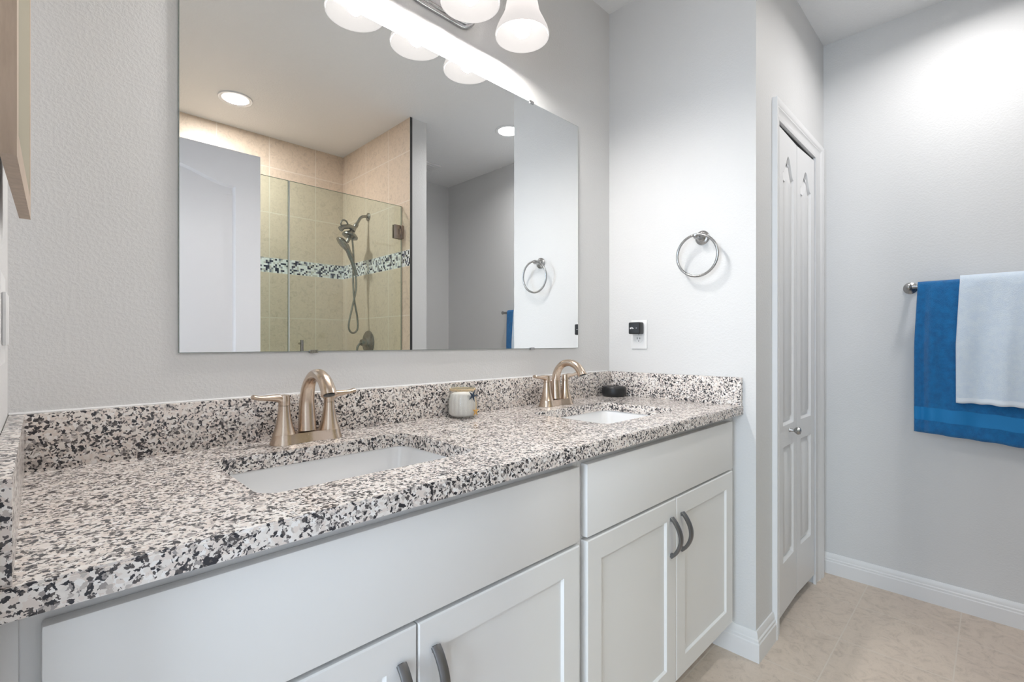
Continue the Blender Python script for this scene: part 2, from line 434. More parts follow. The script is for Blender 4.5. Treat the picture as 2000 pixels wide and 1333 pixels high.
rows = [[bm.verts.new((x + dx * t, YC - h, z + dz * t)) for t, h in prof] for x, z, dx, dz in path]
for A, C in zip(rows, rows[1:]):
    for k in range(len(prof)):
        j = (k + 1) % len(prof); bm.faces.new((A[k], A[j], C[j], C[k]))
struct('trim_5', bm, M_white)
bm = B(2.05, 2.054, YC, YC + T, 0, 2.005)
struct('trim_6', bm, M_white)
# bifold closet door
cd = bpy.data.objects.new('door_2', None); COL.objects.link(cd); cd['kind'] = 'structure'; cd['label'] = 'white bifold closet door with two arched-panel leaves'
def leaf(a, b, lab):
    a = Vector(a); b = Vector(b); d = (b - a); L = d.length; d.normalize(); nrm = Vector((d.y, -d.x))
    f = lambda x, z, h: (a.x + d.x * x + nrm.x * h, a.y + d.y * x + nrm.y * h, z)
    bm = bmesh.new(); m = .052
    panel_slab(bm, .002, L - .002, .052, 1.984, .03, [arch(m, L - m, .80, 1.82, 1.90, 16, .05), [(m, .25), (L - m, .25), (L - m, .715), (m, .715)]], f, .036, .012)
    return obj('door_leaf', bm, M_closet, cd)
leaf((2.061, -.625), (2.322, -.618), ''); leaf((2.322, -.618), (2.573, -.625), '')
obj('track', B(2.056, 2.592, -.614, -.590, 1.988, 2.003), M_dark, cd)['label'] = 'sliding track, painted dark for the shaded gap above the doors'  # track coloured near-black so the gap over the leaves reads as shade
obj('door_knob', lathe(bmesh.new(), [(.009, 0), (.007, .006), (.006, .016), (.013, .024), (.0165, .032), (.013, .040), (.004, .043)], (2.205, -.622, .775), (0, -1, 0), 24), M_steel, cd)['label'] = 'round satin nickel knob'

# ---------------------------------------------------------------- bathroom door standing open (seen in the mirror)
bd = bpy.data.objects.new('door_1', None); COL.objects.link(bd); bd['kind'] = 'structure'; bd['label'] = 'white arched-panel bathroom door standing open'
dx0, dx1, yd = .018, .7796, -1.348
f = lambda x, z, h: (x, yd + h, z)
bm = bmesh.new()
panel_slab(bm, dx0, dx1, .012, 2.053, .035, [arch(dx0 + .11, dx1 - .11, .98, 1.884, 1.945, 30, .06), [(dx0 + .11, .24), (dx1 - .11, .24), (dx1 - .11, .86), (dx0 + .11, .86)]], f, .045, .009)
obj('door_slab', bm, M_door, bd)
for z in (.25, 1.05, 1.85):
    obj('hinge', tube(bmesh.new(), [(XL + .027, yd + .006, z), (XL + .027, yd + .006, z + .09)], .006), M_steel, bd)

# ---------------------------------------------------------------- vanity cabinets
YF = -.535; YD = -.555
def pull(x, zc, par):
    # arched strap pull
    pts = []; n = 16; rad = []
    for i in range(n + 1):
        t = i / n; z = zc - .056 + .112 * t; y = YD - .002 - .028 * math.sin(PI * t) ** .8
        pts.append((x, y, z))
    bm = bmesh.new(); rows = []
    for i, p in enumerate(pts):
        a = Vector(pts[max(i - 1, 0)]); b = Vector(pts[min(i + 1, n)]); d = (b - a).normalized(); nn = Vector((0, d.z, -d.y))
        if nn.y > 0: nn = -nn
        p = Vector(p); wd = .0085; th = .0055
        q = [(-wd, 0), (-wd, th * .7), (-wd * .7, th), (wd * .7, th), (wd, th * .7), (wd, 0), (wd * .8, -th * .6), (-wd * .8, -th * .6)]
        rows.append([bm.verts.new(p + Vector((u, 0, 0)) + nn * v) for u, v in q])
    for A, C in zip(rows, rows[1:]):
        for k in range(8): bm.faces.new((A[k], A[(k + 1) % 8], C[(k + 1) % 8], C[k]))
    bm.faces.new(rows[0][::-1]); bm.faces.new(rows[-1])
    for s in (-1, 1):
        box(bm, x - .005, x + .005, YD - .007, YD, zc + s * .052 - .005, zc + s * .052 + .005)
    return obj('handle', bm, M_pewter, par)
def shaker(bm, x0, x1, z0, z1, st=.056):
    f = lambda x, z, h: (x, YD - h, z)
    op = [(x0 + st, z0 + st), (x1 - st, z0 + st), (x1 - st, z1 - st), (x0 + st, z1 - st)]
    out = [(x0, z0), (x1, z0), (x1, z1), (x0, z1)]
    i2 = inset(out, .0025)
    vs = [[bm.verts.new(f(*p, h)) for p in l] for l, h in ((out, -.018), (out, -.0025), (i2, 0))]
    for A, C in zip(vs, vs[1:]):
        for k in range(4): bm.faces.new((A[k], A[(k + 1) % 4], C[(k + 1) % 4], C[k]))
    bm.faces.new(vs[0])
    plate(bm, i2, [op], f, None, 0)
    rings_face(bm, [(op, 0), (inset(op, .0035), -.007), (inset(op, .004), -.007)], f)
def vanity(x0, x1, d0, d1, lab):
    t = thing('vanity_cabinet', lab, 'cabinet', (0, 0, 0), 'white shaker vanity cabinets')
    bm = bmesh.new()
    box(bm, x0, x0 + .016, YF + .018, -.003, .105, .872); box(bm, x1 - .016, x1, YF + .018, -.003, .105, .872)
    box(bm, x0 + .016, x1 - .016, -.012, -.003, .105, .872); box(bm, x0 + .016, x1 - .016, YF + .018, -.012, .105, .123)
    plate(bm, [(x0, .105), (x1, .105), (x1, .872), (x0, .872)], [[(x0 + .045, .16), (x1 - .045, .16), (x1 - .045, .655), (x0 + .045, .655)], [(x0 + .045, .70), (x1 - .045, .70), (x1 - .045, .835), (x0 + .045, .835)]], lambda x, z, h: (x, YF + h, z), 0, .018)
    box(bm, x0 + .002, x1 - .002, -.462, -.003, 0, .105)
    obj('body', bm, M_cab, t)
    if x0 < 0: obj('filler_strip', B(x0, -.014, YF - .004, YF - .0004, .105, .872, bev=.001), M_cab, t)
    bm = bmesh.new(); box(bm, d0, d1, YD, YF - .0008, .682, .853, bev=.003)
    obj('drawer_front', bm, M_cab, t)
    mid = (d0 + d1) / 2 + .003
    for a, b, hx in ((d0, mid - .0015, mid - .033), (mid + .0015, d1, mid + .033)):
        bm = bmesh.new(); shaker(bm, a, b, .130, .674); dr = obj('door', bm, M_cab, t)
        pull(hx, .568, dr)
    return t
vanity(XL + .001, .8895, .002, .875, 'white shaker vanity cabinet under the nearer sink, wide drawer front and two doors')
vanity(.8905, XR - .001, .904, 1.776, 'white shaker vanity cabinet under the farther sink, beside the grey wall corner')

# ---------------------------------------------------------------- granite countertop
ct = thing('countertop', 'speckled beige, grey and black granite vanity countertop with two sink cutouts', 'countertop')
H1 = (.235, .660, -.450, -.160); H2 = (1.130, 1.555, -.455, -.160)
bm = bmesh.new(); f = lambda x, y, h: (x, y, h)
cx0, cx1 = XL + .001, XR - .001
out = [(cx0, FR), (cx1, FR), (cx1, -.001), (cx0, -.001)]
holes = [rrect(*h, .035, 8) for h in (H1, H2)]
plate(bm, out, holes, f, CT - .031, CT)
es = [e for e in bm.edges if abs(e.verts[0].co.z - CT) < 1e-5 and abs(e.verts[1].co.z - CT) < 1e-5 and abs(e.verts[0].co.y - FR) < 1e-5 and abs(e.verts[1].co.y - FR) < 1e-5]
bmesh.ops.bevel(bm, geom=es, offset=.003, segments=2, affect='EDGES')
obj('slab', bm, M_gran, ct, 25)
obj('backsplash', B(cx0, cx1, -.020, -.001, CT, SP, bev=.0015), M_gran, ct, 25)
obj('side_splash', B(cx0, XL + .021, FR + .004, -.0205, CT, SP, bev=.0015), M_gran, ct, 25)
obj('side_splash', B(XR - .020, cx1, FR + .002, -.0205, CT, SP, bev=.0015), M_gran, ct, 25)
obj('caulk_line', tube(bmesh.new(), [(cx0, -.0015, SP + .0005), (cx1 - .02, -.0015, SP + .0005)], .003, 6), M_white, ct)['label'] = 'white caulk line along the wall'

def sink(h, lab):
    x0, x1, y0, y1 = h; cx, cy = (x0 + x1) / 2, (y0 + y1) / 2
    t = thing('sink', lab, 'sink', (cx, cy, CT - .031), 'rectangular undermount sinks')
    def ring(gx, gy, z, r):
        return [(p[0] - cx, p[1] - cy, z) for p in rrect(x0 - gx, x1 + gx, y0 - gy, y1 + gy, r, 6)]
    top = -.0005
    L = [ring(.030, .022, -.010, .045), ring(.030, .022, top, .045), ring(.003, .003, top, .038), ring(.002, .002, -.006, .040), ring(-.006, -.006, -.06, .045), ring(-.016, -.018, -.115, .05), ring(-.035, -.04, -.138, .05), ring(-.075, -.08, -.146, .045), ring(-.16, -.115, -.150, .02)]
    O = [ring(-.03, -.02, -.158, .05), ring(.008, .008, -.12, .05), ring(.012, .012, -.012, .045)]
    bm = bmesh.new(); vs = [[bm.verts.new(p) for p in l] for l in O + L]
    for A, C in zip(vs, vs[1:]):
        n = len(A)
        for k in range(n): bm.faces.new((A[k], A[(k + 1) % n], C[(k + 1) % n], C[k]))
    bm.faces.new(vs[0][::-1]); bm.faces.new(vs[-1])
    obj('basin', bm, M_porc, t, 60)
    obj('drain', lathe(bmesh.new(), [(.0, -.1485), (.022, -.1485), (.024, -.1465), (.016, -.1455), (.004, -.1440), (.0, -.1440)], (0, 0, 0), seg=24, cap=False), M_nickel, t)
    return t
sink(H1, 'white rectangular undermount sink in front of the nearer faucet, beside the left wall')
sink(H2, 'white rectangular undermount sink in front of the farther faucet, near the black puck')

# ---------------------------------------------------------------- faucets
def faucet():
    t = thing('faucet', 'champagne brushed nickel two-handle faucet behind the nearer sink', 'faucet', (.448, -.085, CT), 'brushed nickel centerset faucets')
    # base plate: stadium, flared
    def stad(hw, r, z):
        o = []
        for s, a0 in ((1, -90), (-1, 90)):
            for k in range(13):
                a = math.radians(a0 + 180 * k / 12); o.append((s * hw + r * math.cos(a), r * math.sin(a), z))
            for q in range(1, 12): o.append((s * hw * (1 - 2 * q / 12), s * r, z))
        return o
    prof = [(.052, .0305, .0003), (.052, .0298, .003), (.052, .0262, .013), (.052, .0245, .022)]
    # middle pinched bridge between the two cone feet
    bm = bmesh.new(); rows = []
    for hw, r, z in prof:
        o = stad(hw, r, z); rows.append([bm.verts.new((x, y * (1 - .34 * max(0, 1 - abs(x) / .046) ** .5), z)) for x, y, z in o])
    for A, C in zip(rows, rows[1:]):
        n = len(A)
        for k in range(n): bm.faces.new((A[k], A[(k + 1) % n], C[(k + 1) % n], C[k]))
    bm.faces.new(rows[0][::-1]); bm.faces.new(rows[-1])
    obj('base', bm, M_nickel, t, 50)
    # gooseneck spout, tapering
    pts = spline([(0, 0, .024), (0, .002, .06), (0, .002, .095), (0, -.008, .128), (0, -.032, .151), (0, -.064, .157), (0, -.093, .147), (0, -.112, .128), (0, -.119, .115)], 7)
    n = len(pts); rad = []
    for i in range(n):
        u = i / (n - 1); r = .0185 - .006 * min(1, u / .45) + (.0030 * max(0, (u - .6) / .4)); rad.append((r * 1.1, r))
    bm = bmesh.new(); tube(bm, pts, rad, 24); obj('spout', bm, M_nickel, t, 50)
    obj('aerator', tube(bmesh.new(), [(0, -.1190, .116), (0, -.1198, .1135)], .012, 20), M_slot, t)['label'] = 'dark aerator opening'
    for s in (-1, 1):
        bm = bmesh.new()
        lathe(bm, [(.0245, .022), (.0235, .024), (.0185, .040), (.0150, .058), (.0128, .074), (.0120, .086)], (s * .052, 0, 0), seg=28)
        h = obj('handle', bm, M_nickel, t, 50)
        bm = bmesh.new()
        lathe(bm, [(.0121, .0868), (.0122, .094), (.0126, .102), (.011, .110), (.001, .112)], (s * .052, 0, 0), seg=28)
        L = spline([(s * .050, 0, .096), (s * .064, 0, .1035), (s * .082, 0, .1055), (s * .103, 0, .107), (s * .120, -.001, .111)], 6)
        m = len(L); tube(bm, L, [(.0110 - .001 * i / m, .0115 - .0060 * min(1, 1.5 * i / m)) if i < m - 1 else (.0045, .002) for i in range(m)], 18)
        obj('lever', bm, M_nickel, h, 50)
    obj('lift_rod', (lambda b: (tube(b, [(0, .024, .02), (0, .024, .078)], .0022, 10), lathe(b, [(.002, .076), (.005, .080), (.005, .086), (.002, .090)], (0, .024, 0), seg=14), b)[-1])(bmesh.new()), M_nickel, t)
    return t
def copy_tree(o, parent=None):
    c = o.copy(); COL.objects.link(c)
    if parent: c.parent = parent
    for ch in list(o.children): copy_tree(ch, c)
    return c
f1 = faucet(); f2 = copy_tree(f1); f2.location = (1.352, -.085, CT); f2['label'] = 'champagne brushed nickel two-handle faucet behind the farther sink, near the wall corner'

# ---------------------------------------------------------------- jar with sea decorations
jx, jy = .925, -.070
jar = thing('decorative_jar', 'small squat ribbed glass jar of white sand with starfish and rope, between the faucets', 'jar', (jx, jy, CT))
bm = bmesh.new(); prof = [(.034, .0006), (.040, .002), (.0445, .010), (.0455, .03), (.0445, .058), (.040, .074), (.0365, .080), (.0365, .096), (.0385, .099)]
lathe(bm, prof + [(.036, .0985), (.0345, .096), (.0345, .081), (.038, .073), (.0425, .056), (.0435, .03), (.0425, .012), (.036, .005)], seg=48)
for v in bm.verts:
    a = math.atan2(v.co.y, v.co.x); r = math.hypot(v.co.x, v.co.y)
    if .008 < v.co.z < .07 and r > .044: v.co.x *= 1 + .028 * math.cos(16 * a); v.co.y *= 1 + .028 * math.cos(16 * a)
obj('glass', bm, M_jar, jar, 60)
def sand():
    m, nt, b = nodes('white_sand'); n = noise(nt, coords(nt), 700, 3, .7)
    nt.links.new(ramp(nt, n.outputs[0], [(.3, (.72, .66, .62)), (.6, (.92, .89, .87))]), b.inputs['Base Color']); b.inputs['Roughness'].default_value = .9; return m
bm = bmesh.new(); lathe(bm, [(.034, .006), (.0415, .013), (.0425, .030), (.0415, .055), (.037, .071), (.030, .075), (.001, .077)], seg=108)
for v in bm.verts:
    a = math.atan2(v.co.y, v.co.x)
    if .010 < v.co.z < .072 and math.hypot(v.co.x, v.co.y) > .03: v.co.x *= 1 - .05 * abs(math.sin(9 * a)) ** 3; v.co.y *= 1 - .05 * abs(math.sin(9 * a)) ** 3
obj('sand_filling', bm, sand(), jar, 60)
M_rope = P('jute_rope', (.70, .55, .36), .9)
bm = bmesh.new()
for dz, ph in ((.084, 0), (.0875, 1)):
    tube(bm, [(.0385 * math.cos(2 * PI * k / 60), .0385 * math.sin(2 * PI * k / 60), dz + .0006 * math.sin(k + ph)) for k in range(60)], .0017, 8, closed=True)
dv = Vector((.18, -.98, 0)).normalized()
tube(bm, spline([(dv.x * .039, dv.y * .039, .086), (dv.x * .050, dv.y * .047, .07), (dv.x * .050 + .004, dv.y * .049, .045), (dv.x * .050, dv.y * .050, .02)], 5), .0016, 6)
obj('rope', bm, M_rope, jar, 60)
def star(c, out, R, up, rot=0, thick=.004):
    bm = bmesh.new(); c = Vector(c); o = Vector(out).normalized(); u = Vector((0, 0, 1)); s = u.cross(o).normalized(); u = o.cross(s)
    ctr = bm.verts.new(c + o * thick); bk = bm.verts.new(c - o * .001); ring = []
    for k in range(10):
        a = rot + PI * k / 5; r = R if k % 2 == 0 else R * .30
        ring.append(bm.verts.new(c + s * (r * math.sin(a)) + u * (r * math.cos(a)) + o * (.0012 if k % 2 == 0 else 0)))
    for k in range(10):
        bm.faces.new((ctr, ring[k], ring[(k + 1) % 10])); bm.faces.new((bk, ring[(k + 1) % 10], ring[k]))
    return bm
cd_ = Vector((.02, -1, 0)).normalized()
obj('navy_starfish', star(cd_ * .0480 + Vector((0, 0, .070)), cd_, .021, 0, .35), P('navy_resin', (.012, .035, .07), .5), jar)['label'] = 'navy blue starfish charm'
cd2 = Vector((.24, -.97, 0)).normalized()
obj('tan_starfish', star(cd2 * .0485 + Vector((0, 0, .022)), cd2, .018, 0, .1, .005), P('tan_starfish', (.66, .38, .10), .8), jar)['label'] = 'orange tan starfish tied on the rope'

# black puck in the corner
k = .0505
px_, py_ = XR - .020 - k - .001, -.020 - k - .001
pk = thing('smart_speaker', 'squat black round puck speaker in the far corner of the granite top', 'speaker', (px_, py_, CT))
obj('shell', lathe(bmesh.new(), [(.044, .0005), (.0485, .006), (.0505, .014), (.0505, .032), (.0490, .038), (.0465, .041), (.0440, .040)], seg=40), M_black, pk, 50)
obj('top_ring', lathe(bmesh.new(), [(.0440, .0398), (.0440, .0415), (.0420, .0415), (.040, .036), (.001, .035)], seg=40), M_blackg, pk, 50)

# ---------------------------------------------------------------- wall mirror
mr = thing('wall_mirror', 'large frameless rectangular mirror on the wall above the two sinks', 'mirror')
mx0, mx1, mz0, mz1 = .2107, 1.5864, 1.1132, 2.029
bm = bmesh.new(); f = lambda x, z, h: (x, -h, z)
bm.faces.new([bm.verts.new((x, -.0062, z)) for x, z in ((mx0 + .001, mz0 + .001), (mx1 - .001, mz0 + .001), (mx1 - .001, mz1 - .001), (mx0 + .001, mz1 - .001))])
obj('silvered_face', bm, M_mirror, mr)
obj('glass_edge', B(mx0, mx1, -.006, -.0005, mz0, mz1), M_edge, mr)
for x, z, s in ((1.304, mz1, 1), (.495, mz1, 1), (1.307, mz0, -1), (.495, mz0, -1)):
    bm = B(x - .010, x + .010, -.0095, -.0003, z + (0.0006 if s > 0 else -.004), z + (.005 if s > 0 else -.0006)); box(bm, x - .010, x + .010, -.0095, -.0068, z - .005 if s > 0 else z - .001, z + .001 if s > 0 else z + .004)
    obj('clip', bm, M_steel, mr)

# ---------------------------------------------------------------- vanity light
SXC = [.676, .893, 1.110]; SYC = -.145
vl = thing('vanity_light', 'three-shade chrome vanity light with frosted bell shades above the mirror', 'light fixture', (.893, 0, 2.2))
def L(x, y, z): return (x - .893, y, z - 2.2)
bm = bmesh.new(); f = lambda x, z, h: L(.893 + x, -h, 2.215 + z)
def stad2(hw, r): return [(s * hw + r * math.cos(math.radians(a0 + 15 * k)), r * math.sin(math.radians(a0 + 15 * k))) for s, a0 in ((1, -90), (-1, 90)) for k in range(13)]
rows = [[bm.verts.new(f(x, z, h)) for x, z in stad2(.075, r)] for r, h in ((.062, .0008), (.062, .010), (.057, .016), (.052, .016), (.050, .022), (.044, .026))]
for A, C in zip(rows, rows[1:]):
    n = len(A)
    for k in range(n): bm.faces.new((A[k], A[(k + 1) % n], C[(k + 1) % n], C[k]))
bm.faces.new(rows[0][::-1]); bm.faces.new(rows[-1])
M_chr = P('dark_chrome', (.45, .45, .46), .12, 1)
obj('backplate', bm, M_chr, vl, 50)
for s in (-1, 1):
    bm = bmesh.new(); tube(bm, [L(.893 + s * .092, -.02, 2.172), L(.893 + s * .092, -.045, 2.166)], .004, 12); lathe(bm, [(.001, -.010), (.006, -.007), (.009, 0), (.006, .007), (.001, .010)], L(.893 + s * .092, -.052, 2.164), (0, -1, -.2), 16)
    obj('finial', bm, M_chr, vl, 60)
bm = bmesh.new(); tube(bm, [L(SXC[0] - .012, -.075, 2.335), L(SXC[2] + .012, -.075, 2.335)], .008, 14)
tube(bm, spline([L(.893, -.02, 2.225), L(.893, -.05, 2.24), L(.893, -.07, 2.29), L(.893, -.075, 2.335)], 6), .008, 12)
for x in SXC: tube(bm, spline([L(x, -.075, 2.335), L(x, -.105, 2.350), L(x, -.135, 2.345), L(x, SYC, 2.318)], 6), .0065, 12)
obj('arm', bm, M_chr, vl, 60)
for x in SXC:
    bm = bmesh.new(); lathe(bm, [(.012, .150), (.023, .148), (.025, .160), (.022, .185), (.010, .195)], L(x, SYC, 2.135))
    obj('socket_cup', bm, M_chr, vl, 50)
    pr = [(.0865, -.012), (.0875, -.006), (.083, .010), (.074, .030), (.0625, .052), (.056, .068), (.053, .085), (.049, .105), (.042, .128), (.030, .147), (.024, .151)]
    bm = bmesh.new(); lathe(bm, pr + [(r - .003, h) for r, h in pr[::-1]], L(x, SYC, 2.135), seg=40, cap=False)
    bmesh.ops.remove_doubles(bm, verts=bm.verts, dist=1e-5)
    sh = obj('shade', bm, M_shade, vl, 60); sh['label'] = 'frosted white glass bell shade'
    bm = bmesh.new(); lathe(bm, [(.001, -.012), (.014, -.009), (.023, .001), (.027, .016), (.026, .034), (.020, .060), (.014, .090), (.013, .150)], L(x, SYC, 2.135), seg=24)
    obj('bulb', bm, M_bulb, sh, 60)

# ---------------------------------------------------------------- ceiling lights, vent
def can(x, y, lab, power, spread):
    t = thing('ceiling_light', lab, 'ceiling light', (x, y, CE), 'recessed ceiling lights')
    bm = bmesh.new(); lathe(bm, [(.094, -.0005), (.094, -.004), (.090, -.007), (.074, -.005), (.071, -.0015), (.071, -.0005)], seg=40, cap=False); obj('trim_ring', bm, M_white, t)
    bm = bmesh.new(); lathe(bm, [(.0705, -.0008), (.068, -.0035), (.001, -.0045)], seg=40); obj('lens', bm, M_can, t)
    cl = bpy.data.lights.new('downlight_beam', 'AREA'); cl.shape = 'DISK'; cl.size = .13; cl.energy = power; cl.spread = math.radians(spread); cl.color = (1, .98, .965)
    co = bpy.data.objects.new('downlight_beam', cl); COL.objects.link(co); co.parent = t; co.location = (0, 0, -.006)
can(.846, -2.022, 'lit round recessed ceiling light above the tiled shower', 10.0, 180)
can(2.328, -1.178, 'lit round recessed ceiling light above the alcove by the towels', 5.2, 155)
vt = thing('ceiling_vent', 'white rectangular exhaust vent grille on the ceiling at the back', 'vent', (2.235, -2.17, CE))
obj('frame', B(-.15, .15, -.13, .13, -.012, -.0005, bev=.003), M_white, vt)
for k in range(7): obj('slat', B(-.12, .12, -.105 + k * .032, -.09 + k * .032, -.016, -.0125), M_white, vt)

# ---------------------------------------------------------------- towel ring
tr = thing('towel_ring', 'round satin nickel towel ring on the side wall above the outlet', 'towel ring', (XR, -.424, 1.540))
obj('flange', lathe(bmesh.new(), [(.0275, .0005), (.0275, .004), (.0245, .007), (.018, .009), (.0165, .013), (.011, .017), (.009, .030), (.009, .040)], axis=(-1, 0, 0), seg=32), M_steel, tr, 40)
obj('ring_holder', tube(bmesh.new(), [(-.040, .004, -.001), (-.048, .004, 0), (-.057, .002, .001), (-.063, 0, .001)], [.010, .0115, .009, .004], 16), M_steel, tr, 50)
obj('ring', tube(bmesh.new(), [(-.050 - .004 * math.cos(a), .078 * math.sin(a), -.074 + .078 * math.cos(a)) for a in [2 * PI * k / 72 for k in range(72)]], .0050, 12, closed=True), M_steel, tr, 60)

# ---------------------------------------------------------------- outlet and plug
ot = thing('wall_outlet', 'white duplex outlet plate on the side wall above the granite splash', 'outlet', (XR, -.152, 1.170))
obj('cover_plate', B(-.006, -.0005, -.037, .037, -.061, .061, bev=.002), M_plast, ot)
for s in (-1, 1):
    bm = bmesh.new(); zc = s * .0195
    lathe(bm, [(.0168, .005), (.0168, .0072), (.0160, .008)], (0, 0, zc), (-1, 0, 0), 28)
    r = obj('receptacle', bm, M_plast, ot)
    bm = bmesh.new()
    for yy, hh in ((-.0063, .0035), (.0063, .0042)): box(bm, -.0086, -.0078, yy - .0013, yy + .0013, zc + .003 - hh, zc + .003 + hh)
    lathe(bm, [(.0022, .0078), (.0022, .0086)], (0, 0, zc - .0085), (-1, 0, 0), 14)
    obj('slots', bm, M_slot, r)
obj('screw', lathe(bmesh.new(), [(.0028, .0058), (.0024, .0074)], (0, 0, 0), (-1, 0, 0), 16), M_steel, ot)
ch = thing('plug_adapter', 'small black square plug adapter in the upper outlet socket', 'charger', (XR - .0083, -.150, 1.196))
obj('body', B(-.034, -.0004, -.027, .027, -.025, .025, bev=.006, seg=3), M_black, ch)
bm = bmesh.new()
for y0, y1, z0, z1 in ((.019, .0145, -.0035, .0035), (.0125, .011, -.003, .005), (.0095, .008, -.003, .005), (.0065, .002, -.003, .0005), (.0065, .005, -.003, .0035)): box(bm, -.0345, -.0338, min(y0, y1), max(y0, y1), z0, z1)
obj('white_lettering', bm, M_plast, ch)
obj('status_light', B(-.0345, -.0338, -.0135, -.009, -.0015, .002), P('pale_mark', (.45, .45, .47), .4), ch)

# ---------------------------------------------------------------- towel bar and towels
BX = XF - .075; BZ = 1.378
tb = thing('towel_bar', 'satin nickel towel bar carrying the blue and white towels on the right wall', 'towel bar', (XF, -.965, BZ))
obj('bar', tube(bmesh.new(), [(-.075, .012, 0), (-.075, -.66, 0)], .008, 16), M_steel, tb)
for y in (.012, -.66):
    bm = bmesh.new(); lathe(bm, [(.026, .0005), (.026, .006), (.018, .010), (.010, .016), (.009, .066), (.013, .072), (.014, .080), (.009, .086), (.001, .088)], (0, y, 0), (-1, 0, 0), 24)
    obj('bracket', bm, M_steel, tb, 45)
def towel(name, y0, y1, zf, zb, r, off, mat, band, lab, cat, folds, thick):
    """sheet over the bar: back hem zb -> over bar -> front hem zf"""
    bm = bmesh.new(); NY = 64; path = []
    nb = 18; nf = 46
    for i in range(nb): path.append(('b', zb + (BZ - zb) * i / nb))
    for i in range(9): path.append(('o', PI - PI * i / 8))
    for i in range(1, nf + 1): path.append(('f', BZ + (zf - BZ) * i / nf))
    rows = []
    for kind, val in path:
        row = []
        for j in range(NY + 1):
            v = j / NY; y = y0 + (y1 - y0) * v
            if kind == 'o':
                x = BX - r * math.cos(val) * -1 * -1; z = BZ + r * math.sin(val)
                x = BX + (-r * math.cos(val)) * -1
                x = BX + r * math.cos(PI - val) * 1.0
                x = BX - r * math.cos(PI - val) * -1
                d = 0; sgn = 0
            else:
                d = (BZ - val); z = val; sgn = -1 if kind == 'f' else 1
                x = BX + sgn * r
            if kind == 'o':
                x = BX + r * math.cos(PI - val) ; x = BX - r * math.cos(val) * -1; x = BX + r * math.cos(val) * -1
            amp = min(1, d / .25)
            if kind != 'o':
                w = folds(v, d)
                x += sgn * abs(amp) * .012 + (-w if sgn < 0 else .25 * w) * (.25 + .75 * amp)
                if sgn > 0: x = min(x, XF - .012)
            # narrow slightly at the bar, flare at the hem, hem sags
            fl = (1 - amp) * .010 * math.exp(-v * 9)
            yy = y - fl * (1 if y1 < y0 else -1)
            if kind == 'f': z -= off * v * (d / max(BZ - zf, .01)) + .0015 * math.sin(40 * v)
            row.append(bm.verts.new((x, yy, z)))
        rows.append(row)
    for a, (A, C) in enumerate(zip(rows, rows[1:])):
        for j in range(NY):
            fc = bm.faces.new((A[j], A[j + 1], C[j + 1], C[j]))
            k = path[a]
            if k[0] == 'f' and band and band[0] < k[1] <= band[1]: fc.material_index = 1
    o = obj(name, bm, mat, None, 180)
    md = o.modifiers.new('thickness', 'SOLIDIFY'); md.thickness = thick; md.offset = 0
    tag(o, lab, cat); return o
towel('bath_towel', -.975, -1.56, .757, .80, .016, .045, [M_blue, M_blueb], (.815, .868), 'bright blue bath towel with a woven border, hanging under the white towel', 'towel',
      lambda v, d: .018 * math.exp(-((v - .10) / .035) ** 2) * (1 - .5 * min(1, d / .5)) - .012 * math.exp(-((v - .05) / .022) ** 2) + .008 * math.sin(9 * v + .6 + 1.5 * d) + .010 * math.exp(-((v - .17 - .15 * d) / .05) ** 2), .007)
towel('hand_towel', -1.108, -1.47, .892, .93, .030, .008, [M_wht, M_whtb], (.90, .915), 'folded pale white hand towel draped over the blue towel', 'towel',
      lambda v, d: .004 + .009 * math.sin(13 * v + 1.0 + 2 * d) + .009 * math.exp(-((v - .45 + .2 * d) / .07) ** 2) + .004 * math.sin(23 * v), .009)

# ---------------------------------------------------------------- shower glass and fittings
GY = -1.585
gp = thing('shower_glass_panel', 'fixed clear greenish glass shower panel left of the glass door, seen in the mirror', 'shower screen', (0, GY, 0))
obj('pane', B(XL + .002, .995, -.005, .005, .092, 2.045), [M_glass, M_gedge], gp)
gd = thing('shower_glass_door', 'frameless clear glass shower door hinged on the tiled side wall', 'shower door', (0, GY, 0))
obj('pane', B(1.003, SX - .006, -.005, .005, .10, 2.045), [M_glass, M_gedge], gd)
obj('seal', B(.9955, 1.0025, -.006, .006, .10, 2.045), P('clear_seal', (.62, .64, .62), .3), gd)['label'] = 'pale vertical seal strip'
for z in (1.87, .45):
    bm = bmesh.new(); box(bm, SX - .066, SX - .012, .0055, .012, z - .045, z + .045, bev=.0015); box(bm, SX - .066, SX - .012, -.012, -.0055, z - .045, z + .045, bev=.0015)
    box(bm, SX - .016, SX - .0005, -.022, .022, z - .045, z + .045, bev=.0015); box(bm, SX - .030, SX - .010, .012, .017, z - .018, z + .018, bev=.001)
    obj('hinge', bm, P('hinge_nickel', (.36, .31, .28), .3, 1), gd)
bm = bmesh.new(); tube(bm, [(1.06, .03, .95), (1.06, .03, 1.15)], .009, 12)
for z in (.97, 1.13): tube(bm, [(1.06, -.006, z), (1.06, .03, z)], .006, 10)
obj('door_pull', bm, M_shmet, gd)

